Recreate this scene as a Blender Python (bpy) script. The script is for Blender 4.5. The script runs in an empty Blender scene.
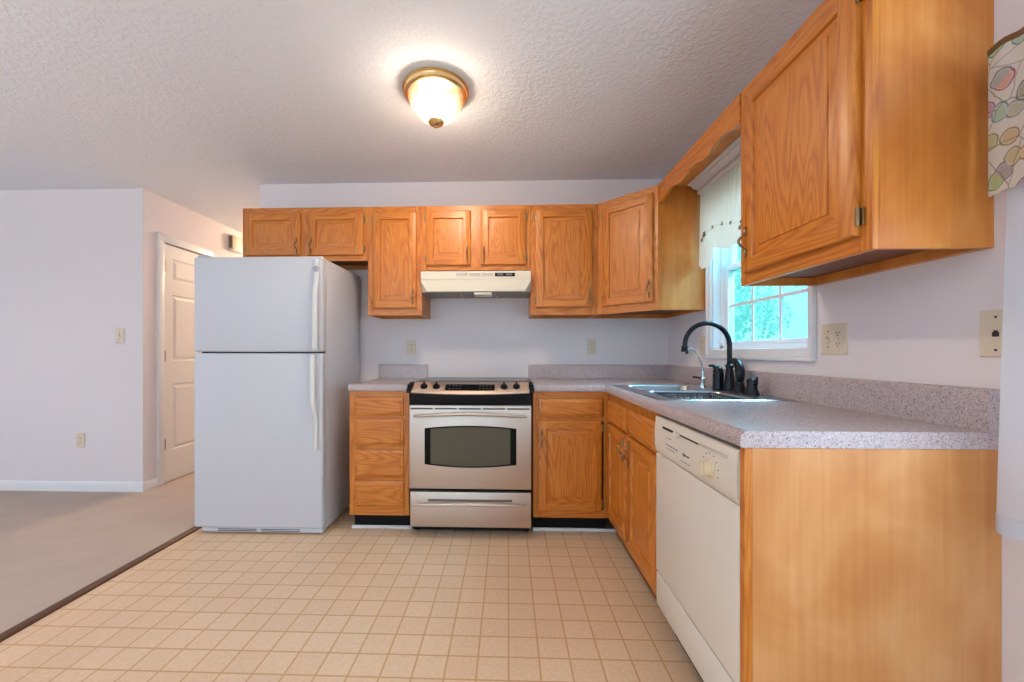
import bpy, bmesh, math, random
from mathutils import Vector, Matrix
PI = math.pi
random.seed(7)
sc = bpy.context.scene
COL = sc.collection

# ------------------------------------------------------------------ camera
cam_d = bpy.data.cameras.new('camera')
cam = bpy.data.objects.new('camera', cam_d); COL.objects.link(cam)
cam.location = (-1.238, -3.0713, 1.148)
cam.rotation_euler = (PI / 2, 0, 0.0326)
cam_d.sensor_width = 36.0
cam_d.lens = 390.07 * 36 / 1024
cam_d.shift_x = (512 - 495.45) / 1024
cam_d.shift_y = (352.82 - 341) / 1024
cam_d.clip_start = 0.02
sc.camera = cam

# ------------------------------------------------------------------ world, sun, daylight, exposure
w = bpy.data.worlds.new('sky'); sc.world = w; w.use_nodes = True
nt = w.node_tree; nt.nodes.clear()
bgn = nt.nodes.new('ShaderNodeBackground'); out = nt.nodes.new('ShaderNodeOutputWorld')
bgn.inputs['Color'].default_value = (0.50, 0.84, 1.0, 1); bgn.inputs['Strength'].default_value = 3.0
nt.links.new(bgn.outputs[0], out.inputs[0])

def light(name, kind, loc, rot, energy, color, **kw):
    d = bpy.data.lights.new(name, kind); d.energy = energy; d.color = color
    for k, v in kw.items(): setattr(d, k, v)
    o = bpy.data.objects.new(name, d); COL.objects.link(o); o.location = loc; o.rotation_euler = rot
    return o
light('sun', 'SUN', (-10, 5, 20), (math.radians(35), 0, math.radians(240)), 6.0, (1, .95, .85), angle=.01)
# rear and living lights are fill behind added, unseen windows; side is daylight
light('fill_light_rear', 'AREA', (-3.0, -6.75, 1.45), (-PI / 2, 0, PI), 15, (.93, .95, 1.0), shape='RECTANGLE', size=3.6, size_y=2.0)
light('daylight_side_window', 'AREA', (0.30, -3.1, 1.45), (0, PI / 2, 0), 72, (.80, .92, 1.0), shape='RECTANGLE', size=1.2, size_y=1.5)
light('fill_light_living', 'AREA', (-8.3, -2.7, 1.4), (0, -PI / 2, 0), 15, (1, .94, .93), shape='RECTANGLE', size=1.4, size_y=2.2)
# skylight falling steeply through the sink window
light('daylight_sink_window', 'AREA', (.95, -1.05, 2.75), (0, math.radians(48), 0), 210, (.86, .94, 1.0), shape='RECTANGLE', size=.9, size_y=1.1)
sc.view_settings.view_transform = 'Standard'
sc.view_settings.look = 'None'
sc.view_settings.exposure = 0.13
sc.view_settings.gamma = 1.0
sc.view_settings.use_curve_mapping = False

# ------------------------------------------------------------------ materials
MATS = {}
class NT:
    def __init__(s, name):
        s.m = bpy.data.materials.new(name); s.m.use_nodes = True
        s.t = s.m.node_tree; s.t.nodes.clear()
        s.out = s.t.nodes.new('ShaderNodeOutputMaterial')
    def n(s, kind, **kw):
        nd = s.t.nodes.new('ShaderNode' + kind)
        for k, v in kw.items():
            if k.startswith('i_'):
                key = k[2:]
                key = int(key) if key.isdigit() else key.replace('_', ' ')
                s.put(nd.inputs[key], v)
            else: setattr(nd, k, v)
        return nd
    def put(s, inp, v):
        if isinstance(v, bpy.types.NodeSocket): s.t.links.new(v, inp)
        elif isinstance(v, (tuple, list)) and len(v) == 3 and inp.type == 'RGBA': inp.default_value = (*v, 1)
        else: inp.default_value = v
    def math(s, op, a, b=None, c=None):
        nd = s.n('Math', operation=op); s.put(nd.inputs[0], a)
        if b is not None: s.put(nd.inputs[1], b)
        if c is not None: s.put(nd.inputs[2], c)
        return nd.outputs[0]
    def mix(s, f, a, b):
        nd = s.n('Mix', data_type='RGBA'); s.put(nd.inputs[0], f); s.put(nd.inputs[6], a); s.put(nd.inputs[7], b)
        return nd.outputs[2]
    def ramp(s, f, stops):
        nd = s.n('ValToRGB'); s.put(nd.inputs[0], f); e = nd.color_ramp.elements
        while len(e) < len(stops): e.new(.5)
        for el, (p, c) in zip(e, stops): el.position = p; el.color = (*c, 1) if len(c) == 3 else c
        return nd.outputs[0]
    def coord(s, scale=(1, 1, 1), rnd=True, loc=(0, 0, 0)):
        tc = s.n('TexCoord'); v = tc.outputs['Object']
        if rnd:
            oi = s.n('ObjectInfo'); k = s.math('MULTIPLY', oi.outputs['Random'], 9.0)
            a = s.n('VectorMath', operation='ADD'); s.put(a.inputs[0], v); s.put(a.inputs[1], k); v = a.outputs[0]
        mp = s.n('Mapping'); s.put(mp.inputs['Vector'], v); mp.inputs['Scale'].default_value = scale; mp.inputs['Location'].default_value = loc
        return mp.outputs[0]
    def noise(s, v, scale, detail=3, rough=.5, dist=0):
        nd = s.n('TexNoise'); s.put(nd.inputs['Vector'], v); nd.inputs['Scale'].default_value = scale
        nd.inputs['Detail'].default_value = detail; nd.inputs['Roughness'].default_value = rough; nd.inputs['Distortion'].default_value = dist
        return nd.outputs['Fac']
    def bump(s, h, strength=.2, dist=.002):
        nd = s.n('Bump'); s.put(nd.inputs['Height'], h); nd.inputs['Strength'].default_value = strength; nd.inputs['Distance'].default_value = dist
        return nd.outputs[0]
    def principled(s, color, rough=.5, metal=0, normal=None, spec=.5, **kw):
        p = s.n('BsdfPrincipled'); s.put(p.inputs['Base Color'], color); s.put(p.inputs['Roughness'], rough); s.put(p.inputs['Metallic'], metal)
        p.inputs['Specular IOR Level'].default_value = spec
        if normal is not None: s.put(p.inputs['Normal'], normal)
        for k, v in kw.items(): s.put(p.inputs[k.replace('_', ' ')], v)
        s.t.links.new(p.outputs[0], s.out.inputs[0])
        return p
def srgb(r, g, b):
    f = lambda c: (c / 255 / 12.92) if c / 255 <= .04045 else ((c / 255 + .055) / 1.055) ** 2.4
    return (f(r), f(g), f(b))
def plain(name, color, rough=.5, metal=0, **kw):
    if name not in MATS:
        t = NT(name); t.principled(color, rough, metal, **kw); MATS[name] = t.m
    return MATS[name]

def oak(axis):
    name = 'oak_grain_' + axis
    if name in MATS: return MATS[name]
    t = NT(name)
    sc_ = [1.0, 1.0, 1.0]; sc_['xyz'.index(axis)] = .11
    v = t.coord(tuple(sc_))
    n1 = t.noise(v, 7.0, 1.5, .4, .25)
    rings = t.math('PINGPONG', t.math('MULTIPLY', n1, 24.0), .5)
    n2 = t.noise(v, 60, 3)
    fine = [150., 150., 150.]; fine['xyz'.index(axis)] = 5.
    pores = t.noise(t.coord(tuple(fine)), 1.6, 2)
    pr = t.ramp(pores, [(.36, (1, 1, 1)), (.52, (0, 0, 0))])
    f = t.math('ADD', t.math('MULTIPLY', rings, .95), t.math('MULTIPLY', t.math('SUBTRACT', n2, .5), .5))
    col = t.ramp(f, [(0.0, srgb(186, 98, 18)), (.2, srgb(203, 118, 32)), (.5, srgb(213, 132, 46))])
    col = t.mix(t.math('MULTIPLY', pr, .30), col, srgb(152, 68, 10))
    t.principled(col, .40, normal=t.bump(pores, .06, .001), spec=.45, Coat_Weight=.35, Coat_Roughness=.34)
    MATS[name] = t.m; return t.m
def veneer(name, c1, c2, c3, rough=.38):
    if name in MATS: return MATS[name]
    t = NT(name)
    blot = t.noise(t.coord((1, 1, .8)), 4.0, 3, .55, .6)
    streak = t.noise(t.coord((38, 38, 1.2)), 1.5, 3)
    f = t.math('ADD', t.math('MULTIPLY', blot, .8), t.math('MULTIPLY', streak, .28))
    col = t.ramp(f, [(.38, c1), (.53, c2), (.70, c3)])
    t.principled(col, rough, spec=.45, Coat_Weight=.15, Coat_Roughness=.3)
    MATS[name] = t.m; return t.m
OX, OY, OZ = oak('x'), oak('y'), oak('z')
VENEER = veneer('birch_veneer_cabinet_side', srgb(190, 104, 32), srgb(206, 124, 48), srgb(220, 146, 74))
ENDVEN = veneer('birch_veneer_end_panel', srgb(196, 126, 66), srgb(208, 142, 82), srgb(220, 160, 104))
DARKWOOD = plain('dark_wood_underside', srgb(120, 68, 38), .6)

def laminate():
    t = NT('speckled_grey_laminate'); v = t.coord(rnd=False)
    a = t.noise(v, 230, 2, .6, 1.4); b = t.noise(v, 330, 2, .6, 1.0)
    v2 = t.n('Mapping'); t.put(v2.inputs['Vector'], v); v2.inputs['Location'].default_value = (3, 5, 7)
    b = t.noise(v2.outputs[0], 260, 2, .6, .9)
    col = t.mix(t.ramp(a, [(.55, (0, 0, 0)), (.62, (1, 1, 1))]), srgb(186, 168, 168), srgb(108, 92, 97))
    col = t.mix(t.ramp(b, [(.57, (0, 0, 0)), (.64, (1, 1, 1))]), col, srgb(204, 192, 192))
    t.principled(col, .24, spec=.5); return t.m
LAM = laminate()

def wallpaint(name, col, strength=.12, scale=220):
    t = NT(name); v = t.coord(rnd=False)
    t.principled(col, .75, normal=t.bump(t.noise(v, scale, 2), strength, .001), spec=.25); return t.m
WALL = wallpaint('lavender_white_wall_paint', srgb(229, 218, 219))
CEIL = (lambda: (lambda t: (t.principled(srgb(231, 230, 235), .9, normal=t.bump(
    t.math('ADD', t.ramp(t.noise(t.coord(rnd=False), 42, 3, .55, .5), [(.42, (0, 0, 0)), (.62, (1, 1, 1))]), t.math('MULTIPLY', t.noise(t.coord(rnd=False), 130, 2), .5)),   .3, .006), spec=.2), t.m)[1])(NT('textured_ceiling_paint')))()
TRIM = plain('white_semigloss_trim', srgb(232, 228, 230), .35)
DOORW = plain('white_painted_door', srgb(234, 228, 222), .4)

def vinyl():
    t = NT('cream_tile_pattern_vinyl'); tc = t.n('TexCoord'); sp = t.n('SeparateXYZ'); t.put(sp.inputs[0], tc.outputs['Object'])
    def cell(c, off, p):
        q = t.math('DIVIDE', t.math('SUBTRACT', c, off), p)
        d = t.math('PINGPONG', q, .5)
        return t.math('MULTIPLY', d, p), t.math('FLOOR', q)
    dx, ix = cell(sp.outputs[0], -1.2365, .1145); dy, iy = cell(sp.outputs[1], -.7555, .1055)
    d = t.math('MINIMUM', dx, dy)
    line = t.ramp(t.math('MULTIPLY', d, 60.), [(.14, (1, 1, 1)), (.27, (0, 0, 0))])
    cb = t.n('CombineXYZ'); t.put(cb.inputs[0], ix); t.put(cb.inputs[1], iy)
    wn = t.n('TexWhiteNoise', noise_dimensions='3D'); t.put(wn.inputs['Vector'], cb.outputs[0])
    v = t.coord(rnd=False)
    mot = t.noise(v, 70, 4, .65)
    big = t.noise(v, 1.6, 2)
    f = t.math('ADD', t.math('MULTIPLY', mot, .7), t.math('ADD', t.math('MULTIPLY', wn.outputs['Value'], .10), t.math('MULTIPLY', big, .2)))
    col = t.ramp(f, [(.35, srgb(220, 184, 150)), (.6, srgb(230, 198, 165)), (.8, srgb(236, 208, 178))])
    col = t.mix(t.math('MULTIPLY', line, .85), col, srgb(200, 150, 98))
    t.principled(col, .42, normal=t.bump(t.math('SUBTRACT', 1.0, line), .15, .001), spec=.4); return t.m
VINYL = vinyl()
def carpet():
    t = NT('beige_carpet_pile'); v = t.coord(rnd=False)
    a = t.noise(v, 420, 3, .7); b = t.noise(v, 3.5, 4, .6)
    col = t.mix(b, srgb(186, 166, 152), srgb(212, 194, 182))
    col = t.mix(t.math('MULTIPLY', a, .5), col, srgb(172, 150, 136))
    t.principled(col, .95, normal=t.bump(a, .6, .004), spec=.1); return t.m
CARPET = carpet()
def steel(name, col, rough=.3, axis='x'):
    t = NT(name); s_ = [400., 400., 400.]; s_['xyz'.index(axis)] = 4.
    h = t.noise(t.coord(tuple(s_)), 1.0, 2)
    t.principled(col, t.math('ADD', rough - .05, t.math('MULTIPLY', h, .1)), 1.0, normal=t.bump(h, .06, .0006)); return t.m
STEEL = steel('brushed_stainless_steel', (.63, .54, .48), .48)
SINKST = steel('satin_sink_steel', (.55, .56, .58), .25, 'y')
CHROME = plain('polished_chrome', (.75, .75, .76), .12, 1.0)
BRASS = plain('polished_brass', (.83, .60, .30), .22, 1.0)
ABRASS = plain('antique_brass', (.30, .20, .10), .38, .9)
FRIDGE = (lambda t: (t.principled(srgb(202, 201, 207), .38, normal=t.bump(t.noise(t.coord(rnd=False), 500, 2), .12, .0008), spec=.45), t.m)[1])(NT('white_pebbled_enamel'))
FRHAND = plain('warm_white_handle_plastic', srgb(222, 219, 216), .4)
SEAM = plain('dark_rubber_gasket', srgb(60, 60, 66), .7)
BISQ = plain('bisque_enamel', srgb(224, 212, 198), .35)
BISQK = plain('bisque_knob_plastic', srgb(226, 202, 170), .4)
HOODM = plain('cream_enamel_hood', srgb(224, 211, 192), .35)
HOODU = plain('hood_underside_grey_metal', srgb(150, 142, 132), .5, .3)
BLACK = plain('black_enamel', (.012, .012, .014), .3, spec=.12)
BLKGL = plain('black_glass', (.006, .006, .006), .12, spec=.12)
BLKMAT = plain('black_toe_kick_vinyl', (.012, .011, .011), .7, spec=.12)
BRONZE = plain('oil_rubbed_bronze', (.016, .017, .02), .3, .6)
OVENGL = plain('smoked_oven_glass', srgb(82, 76, 60), .12, spec=.45)
GREYPL = plain('grey_vent_plastic', srgb(186, 178, 174), .5)
ALMOND = plain('almond_plastic_plate', srgb(218, 200, 178), .4)
DKSLOT = plain('dark_slot', (.03, .022, .018), .6)
PRINT = plain('grey_printed_marks', srgb(120, 112, 108), .6)
STRIPM = plain('brown_transition_strip', srgb(92, 58, 38), .45)
CHIMEM = plain('beige_chime_plastic', srgb(206, 190, 160), .5)
LEDM = plain('lamp_lens_plastic', srgb(236, 226, 206), .3)

def glasspane(name, tint, gl=.06):
    t = NT(name); a = t.n('BsdfTransparent'); t.put(a.inputs[0], tint); b = t.n('BsdfGlossy'); b.inputs['Roughness'].default_value = .02
    m = t.n('MixShader'); m.inputs[0].default_value = gl
    t.t.links.new(a.outputs[0], m.inputs[1]); t.t.links.new(b.outputs[0], m.inputs[2]); t.t.links.new(m.outputs[0], t.out.inputs[0]); return t.m
PANE = glasspane('window_glass', (.53, .80, .92))
CLEAR = glasspane('clear_window_glass', (.97, .98, 1.0), .04)
def lampglass():
    t = NT('ribbed_lamp_glass'); a = t.n('BsdfTransparent'); t.put(a.inputs[0], t.ramp(t.n('LayerWeight', i_Blend=.35).outputs['Facing'], [(.25, (1, .98, .93)), (.8, (.96, .80, .45))]))
    b = t.n('BsdfTranslucent'); t.put(b.inputs[0], (1, .93, .75)); g = t.n('BsdfGlossy'); g.inputs['Roughness'].default_value = .15
    h = t.n('TexVoronoi'); t.put(h.inputs['Vector'], t.coord(rnd=False)); h.inputs['Scale'].default_value = 90
    nb = t.bump(h.outputs['Distance'], .8, .006); t.put(g.inputs['Normal'], nb); t.put(b.inputs['Normal'], nb)
    m1 = t.n('MixShader'); m1.inputs[0].default_value = .07
    t.t.links.new(a.outputs[0], m1.inputs[1]); t.t.links.new(b.outputs[0], m1.inputs[2])
    m2 = t.n('MixShader'); m2.inputs[0].default_value = .18
    t.t.links.new(m1.outputs[0], m2.inputs[1]); t.t.links.new(g.outputs[0], m2.inputs[2]); t.t.links.new(m2.outputs[0], t.out.inputs[0]); return t.m
LAMPGL = lampglass()
def emit(name, col, s):
    t = NT(name); e = t.n('Emission'); t.put(e.inputs[0], col); e.inputs[1].default_value = s; t.t.links.new(e.outputs[0], t.out.inputs[0]); return t.m
BULB = emit('lit_bulb', (1, .84, .6), 8)
def cloth(name, color, transl=.35, transp=0.0, bumpscale=None):
    t = NT(name)
    d = t.n('BsdfDiffuse'); tr = t.n('BsdfTranslucent')
    c = color(t) if callable(color) else color
    t.put(d.inputs[0], c); t.put(tr.inputs[0], c)
    m = t.n('MixShader'); m.inputs[0].default_value = transl
    t.t.links.new(d.outputs[0], m.inputs[1]); t.t.links.new(tr.outputs[0], m.inputs[2]); last = m
    if transp:
        tp = t.n('BsdfTransparent'); m2 = t.n('MixShader'); m2.inputs[0].default_value = transp
        t.t.links.new(m.outputs[0], m2.inputs[1]); t.t.links.new(tp.outputs[0], m2.inputs[2]); last = m2
    t.t.links.new(last.outputs[0], t.out.inputs[0]); return t.m
CREAM = cloth('cream_crinkle_cotton', lambda t: t.mix(t.math('MULTIPLY', t.noise(t.coord((1, 60, 3), rnd=False), 2, 2), .6), srgb(250, 244, 236), srgb(234, 224, 212)), .30)
SHEER = cloth('white_sheer_voile', srgb(238, 242, 250), .55, .12)
def printcloth():
    def f(t):
        v = t.coord((1, 1, 1), rnd=False)
        dn = t.n('TexNoise'); t.put(dn.inputs['Vector'], v); dn.inputs['Scale'].default_value = 25
        ad = t.n('VectorMath', operation='MULTIPLY_ADD'); t.put(ad.inputs[0], dn.outputs['Color']); ad.inputs[1].default_value = (.02, .02, .02); t.put(ad.inputs[2], v)
        sp = t.n('SeparateXYZ'); t.put(sp.inputs[0], ad.outputs[0]); cb = t.n('CombineXYZ'); t.put(cb.inputs[0], sp.outputs[1]); t.put(cb.inputs[1], sp.outputs[2])
        vo = t.n('TexVoronoi', voronoi_dimensions='2D'); t.put(vo.inputs['Vector'], cb.outputs[0]); vo.inputs['Scale'].default_value = 19
        d = vo.outputs['Distance']
        ring = t.ramp(d, [(.0, (0, 0, 0)), (.32, (0, 0, 0)), (.36, (1, 1, 1)), (.39, (1, 1, 1)), (.43, (0, 0, 0))])
        fill = t.ramp(d, [(.28, (1, 1, 1)), (.34, (0, 0, 0))])
        hs = t.n('HueSaturation'); t.put(hs.inputs['Color'], vo.outputs['Color']); hs.inputs['Saturation'].default_value = 1.7; hs.inputs['Value'].default_value = .75
        c = t.mix(t.math('MULTIPLY', ring, .8), srgb(238, 230, 220), t.mix(.45, hs.outputs[0], srgb(120, 40, 60)))
        c = t.mix(t.math('MULTIPLY', fill, .65), c, t.mix(.5, hs.outputs[0], srgb(235, 200, 150)))
        v2 = t.n('TexVoronoi'); v2.feature = 'DISTANCE_TO_EDGE'; v2.voronoi_dimensions = '2D'; t.put(v2.inputs['Vector'], cb.outputs[0]); v2.inputs['Scale'].default_value = 13
        ln = t.ramp(v2.outputs['Distance'], [(.0, (1, 1, 1)), (.028, (0, 0, 0))])
        return t.mix(t.math('MULTIPLY', ln, .6), c, srgb(130, 84, 60))
    return cloth('kitchen_print_cotton', f, .3)
PRINTC = printcloth()
LEAF = cloth('tree_leaf', lambda t: t.mix(t.noise(t.coord(rnd=False), 2.5, 2), srgb(170, 212, 196), srgb(226, 242, 226)), .4)
BARK = plain('tree_bark', srgb(120, 104, 90), .9)
LAWN = plain('lawn_grass', srgb(120, 160, 90), .95)

# ------------------------------------------------------------------ mesh helpers
class MB:
    def __init__(s): s.v = []; s.f = []; s.m = []
    def poly(s, pts, m=0):
        b = len(s.v); s.v += [Vector(p) for p in pts]; s.f.append(list(range(b, b + len(pts)))); s.m.append(m); return s
    def add(s, verts, faces, m=0):
        b = len(s.v); s.v += [Vector(p) for p in verts]
        for f in faces: s.f.append([b + i for i in f]); s.m.append(m)
        return s
    def box(s, x0, x1, y0, y1, z0, z1, m=0, bev=0, seg=2):
        bm = bmesh.new()
        vs = [bm.verts.new((x, y, z)) for x in (x0, x1) for y in (y0, y1) for z in (z0, z1)]
        for q in ((0, 1, 3, 2), (4, 6, 7, 5), (0, 4, 5, 1), (2, 3, 7, 6), (0, 2, 6, 4), (1, 5, 7, 3)): bm.faces.new([vs[i] for i in q])
        bmesh.ops.recalc_face_normals(bm, faces=bm.faces)
        if bev: bmesh.ops.bevel(bm, geom=list(bm.edges), offset=bev, segments=seg, affect='EDGES', profile=.5)
        s.bm(bm, m); return s
    def bm(s, bm, m=0):
        bm.verts.index_update()
        s.add([v.co.copy() for v in bm.verts], [[v.index for v in f.verts] for f in bm.faces], m); bm.free()
    def loft(s, loops, m=0, closed=True, cap0=True, cap1=True):
        n = len(loops[0]); b = len(s.v)
        for L in loops: s.v += [Vector(p) for p in L]
        for i in range(len(loops) - 1):
            for j in range(n if closed else n - 1):
                k = (j + 1) % n
                s.f.append([b + i * n + j, b + i * n + k, b + (i + 1) * n + k, b + (i + 1) * n + j]); s.m.append(m)
        if cap0: s.f.append([b + j for j in range(n)][::-1]); s.m.append(m)
        if cap1: s.f.append([b + (len(loops) - 1) * n + j for j in range(n)]); s.m.append(m)
        return s
    def lathe(s, prof, c=(0, 0, 0), n=24, m=0, axis=(0, 0, 1)):
        R = Vector((0, 0, 1)).rotation_difference(Vector(axis)).to_matrix(); c = Vector(c)
        return s.loft([[c + R @ Vector((r * math.cos(2 * PI * j / n), r * math.sin(2 * PI * j / n), z)) for j in range(n)] for r, z in prof], m)
    def tube(s, pts, rad, n=10, m=0, sx=1.0):
        pts = [Vector(p) for p in pts]; rad = rad if isinstance(rad, (list, tuple)) else [rad] * len(pts)
        loops = []; prev = None
        for i, p in enumerate(pts):
            t = (pts[min(i + 1, len(pts) - 1)] - pts[max(i - 1, 0)]).normalized()
            if prev is None:
                a = Vector((1, 0, 0)) if abs(t.x) < .9 else Vector((0, 1, 0))
                u = t.cross(a).normalized()
            else: u = (prev - t * prev.dot(t)).normalized()
            prev = u; v = t.cross(u)
            loops.append([p + (u * math.cos(2 * PI * j / n) * sx + v * math.sin(2 * PI * j / n)) * rad[i] for j in range(n)])
        return s.loft(loops, m)
    def prism(s, outline, axis, d0, d1, m=0):
        i = 'xyz'.index(axis)
        def P(a, b, d):
            q = [a, b]; q.insert(i, d); return q
        return s.loft([[P(a, b, d0) for a, b in outline], [P(a, b, d1) for a, b in outline]], m)

WM = {}
def smooth_mesh(me, ang=35):
    for p in me.polygons: p.use_smooth = True
    try: me.set_sharp_from_angle(angle=math.radians(ang))
    except Exception: pass
def obj(name, mb, mats, parent=None, world=False, ang=35, merge=False):
    """link the gathered shapes as ONE mesh object; world=True: coordinates are room coordinates"""
    me = bpy.data.meshes.new(name)
    M = WM.get(parent.name, Matrix()) if parent else Matrix()
    vs = [M.inverted() @ v for v in mb.v] if world else mb.v
    me.from_pydata([tuple(v) for v in vs], [], mb.f)
    mats = mats if isinstance(mats, (list, tuple)) else [mats]
    for m in mats: me.materials.append(m)
    for p, k in zip(me.polygons, mb.m): p.material_index = k
    bm = bmesh.new(); bm.from_mesh(me)
    if merge: bmesh.ops.remove_doubles(bm, verts=bm.verts, dist=1e-5)
    bmesh.ops.recalc_face_normals(bm, faces=bm.faces); bm.to_mesh(me); bm.free()
    if ang: smooth_mesh(me, ang)
    o = bpy.data.objects.new(name, me); COL.objects.link(o)
    if parent: o.parent = parent
    WM[o.name] = M.copy()
    return o
def tag(o, label, cat, group=None, kind=None):
    o['label'] = label; o['category'] = cat
    if group: o['group'] = group
    if kind: o['kind'] = kind
    return o
def thing(name, label, cat, loc=(0, 0, 0), rz=0, group=None):
    o = bpy.data.objects.new(name, None); COL.objects.link(o); o.location = loc; o.rotation_euler = (0, 0, rz)
    o.empty_display_size = .05
    WM[o.name] = Matrix.Translation(loc) @ Matrix.Rotation(rz, 4, 'Z')
    return tag(o, label, cat, group)
def struct(name, mb, mats, parent=None, ang=35):
    o = obj(name, mb, mats, parent, world=bool(parent), ang=ang)
    if not parent: o['kind'] = 'structure'
    return o
def rrect(cx, cy, hx, hy, r, z, k=5):
    L = []
    for sx, sy, a0 in ((1, 1, 0), (-1, 1, 90), (-1, -1, 180), (1, -1, 270)):
        for i in range(k + 1):
            a = math.radians(a0 + 90 * i / k); L.append((cx + sx * (hx - r) + r * math.cos(a), cy + sy * (hy - r) + r * math.sin(a), z))
    return L

# ------------------------------------------------------------------ room shell
H = 2.5; TH = .12
XL, YR = -8.0, -6.6
struct('floor', MB().box(-3.256, 0, YR, 0, -.05, 0), VINYL)
struct('floor_carpet', MB().box(XL, -3.2565, YR, .04, -.05, .006).box(-4.36, -3.2565, .04, 3.6, -.05, .006).box(-4.95, -4.36, .04, .9, -.05, .006), CARPET)
struct('ceiling', MB().box(XL - .1, TH, YR - .1, 3.8, H, H + .08), CEIL)
struct('wall_back', MB().box(-3.232, .0, 0, TH, 0, H).box(-3.232, -3.112, TH, 3.6, 0, H), WALL)
struct('wall_left', MB().box(XL, -4.36, .04, .16, 0, H).box(-4.36, -4.24, .04, .215, 0, H).box(-4.36, -4.24, .735, 3.6, 0, H).box(-4.36, -4.24, .215, .735, 2.118, H).box(-4.95, -4.90, .16, .90, 0, H).box(-4.90, -4.36, .85, .90, 0, H), WALL)
struct('wall_hall_end', MB().box(-4.36, -3.11, 3.6, 3.7, 0, H), WALL)
struct('wall_living', MB().box(XL - .1, XL, YR, -3.8, 0, H).box(XL - .1, XL, -1.6, .16, 0, H).box(XL - .1, XL, -3.8, -1.6, 0, .7).box(XL - .1, XL, -3.8, -1.6, 2.1, H), WALL)
W1 = (-.672, -1.428, 1.168, 2.125)          # kitchen window opening: y far, y near, z0, z1
W2 = (-2.30, -3.90, .80, 2.05)
mb = MB()
ys = [0.12, W1[0], W1[1], W2[0], W2[1], YR]
for a, b in ((0, 1), (2, 3), (4, 5)): mb.box(0, TH, ys[b], ys[a], 0, H)
for wy0, wy1, z0, z1 in (W1, W2): mb.box(0, TH, wy1, wy0, 0, z0).box(0, TH, wy1, wy0, z1, H)
struct('wall_right', mb, WALL)
mb = MB().box(XL, -5.0, YR - .1, YR, 0, H).box(-1.0, TH, YR - .1, YR, 0, H).box(-5, -1, YR - .1, YR, 0, .4).box(-5, -1, YR - .1, YR, 2.4, H)
struct('wall_rear', mb, WALL)
# baseboards
def baseprof(): return [(0, 0), (.012, 0), (.012, .06), (.009, .07), (.006, .078), (0, .08)]
struct('baseboard_left', MB().prism([(.04 - a, z + .006) for a, z in baseprof()], 'x', XL, -4.228), TRIM)
struct('baseboard_hall', MB().prism([(-4.24 + a, z + .006) for a, z in baseprof()], 'y', .0402, .163), TRIM)
struct('trim_1', MB().prism([(-3.292, .006), (-3.292, .010), (-3.288, .014), (-3.262, .014), (-3.252, .010), (-3.248, .0005), (-3.256, .0005), (-3.2575, .006)], 'y', YR, -.02), STRIPM)
struct('trim_2', MB().box(-2.262, -1.866, -.552, -.538, .0005, .020, 0, .003), TRIM)
struct('trim_3', MB().box(-1.078, -.536, -.552, -.538, .0005, .020, 0, .003), TRIM)
struct('trim_4', MB().box(-.548, -.536, -2.03, -.556, .0005, .045, 0, .003), STRIPM)

# ------------------------------------------------------------------ hall door
d1 = struct('door_1', MB().box(-4.275, -4.245, .228, .722, .014, 2.10), DOORW)
def panelrings(mb, y0, y1, z0, z1, x, sgn, m=0):
    loops = []
    for ins, dep in ((0, 0), (.008, -.008), (.016, -.008), (.036, -.001), (.040, 0)):
        loops.append([(x + sgn * dep, a, b) for a, b in ((y0 + ins, z0 + ins), (y1 - ins, z0 + ins), (y1 - ins, z1 - ins), (y0 + ins, z1 - ins))])
    mb.loft(loops, m, cap0=False)
def holed(mb, y0, y1, z0, z1, holes, x, m=0):
    zs = sorted(holes, key=lambda h: h[2]); z = z0
    hy0, hy1 = zs[0][0], zs[0][1]
    mb.poly([(x, y0, z0), (x, hy0, z0), (x, hy0, z1), (x, y0, z1)], m); mb.poly([(x, hy1, z0), (x, y1, z0), (x, y1, z1), (x, hy1, z1)], m)
    for a, b, c, d in zs:
        mb.poly([(x, hy0, z), (x, hy1, z), (x, hy1, c), (x, hy0, c)], m); z = d
    mb.poly([(x, hy0, z), (x, hy1, z), (x, hy1, z1), (x, hy0, z1)], m)
HOL = [(.318, .632, .285, .871), (.318, .632, 1.075, 1.665), (.318, .632, 1.79, 1.986)]
mb = MB(); holed(mb, .228, .722, .014, 2.10, HOL, -4.236)
for h in HOL: panelrings(mb, *h, -4.236, 1)
mb.poly([(-4.245, .228, .014), (-4.236, .228, .014), (-4.236, .228, 2.1), (-4.245, .228, 2.1)]); mb.poly([(-4.245, .228, 2.1), (-4.236, .228, 2.1), (-4.236, .722, 2.1), (-4.245, .722, 2.1)])
struct('door_panels', mb, DOORW, d1, ang=0)
mb = MB().box(-4.27, -4.222, .163, .226, .006, 2.1118, 0, .005).box(-4.27, -4.222, .726, .789, .006, 2.1118, 0, .005).box(-4.2705, -4.2215, .163, .789, 2.112, 2.176, 0, .005)
struct('door_casing', mb, TRIM, d1)
for z in (.347, 1.12, 1.908):
    struct('hinge', MB().box(-4.236, -4.232, .228, .246, z - .045, z + .045).tube([(-4.229, .227, z - .05), (-4.229, .227, z + .05)], .006), ABRASS, d1)
struct('door_knob', MB().lathe([(.028, 0), (.028, .006), (.010, .010), (.010, .03), (.026, .04), (.028, .055), (.018, .066), (0.001, .068)], (-4.236, .675, .98), 20, axis=(1, 0, 0)), BRASS, d1)

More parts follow.
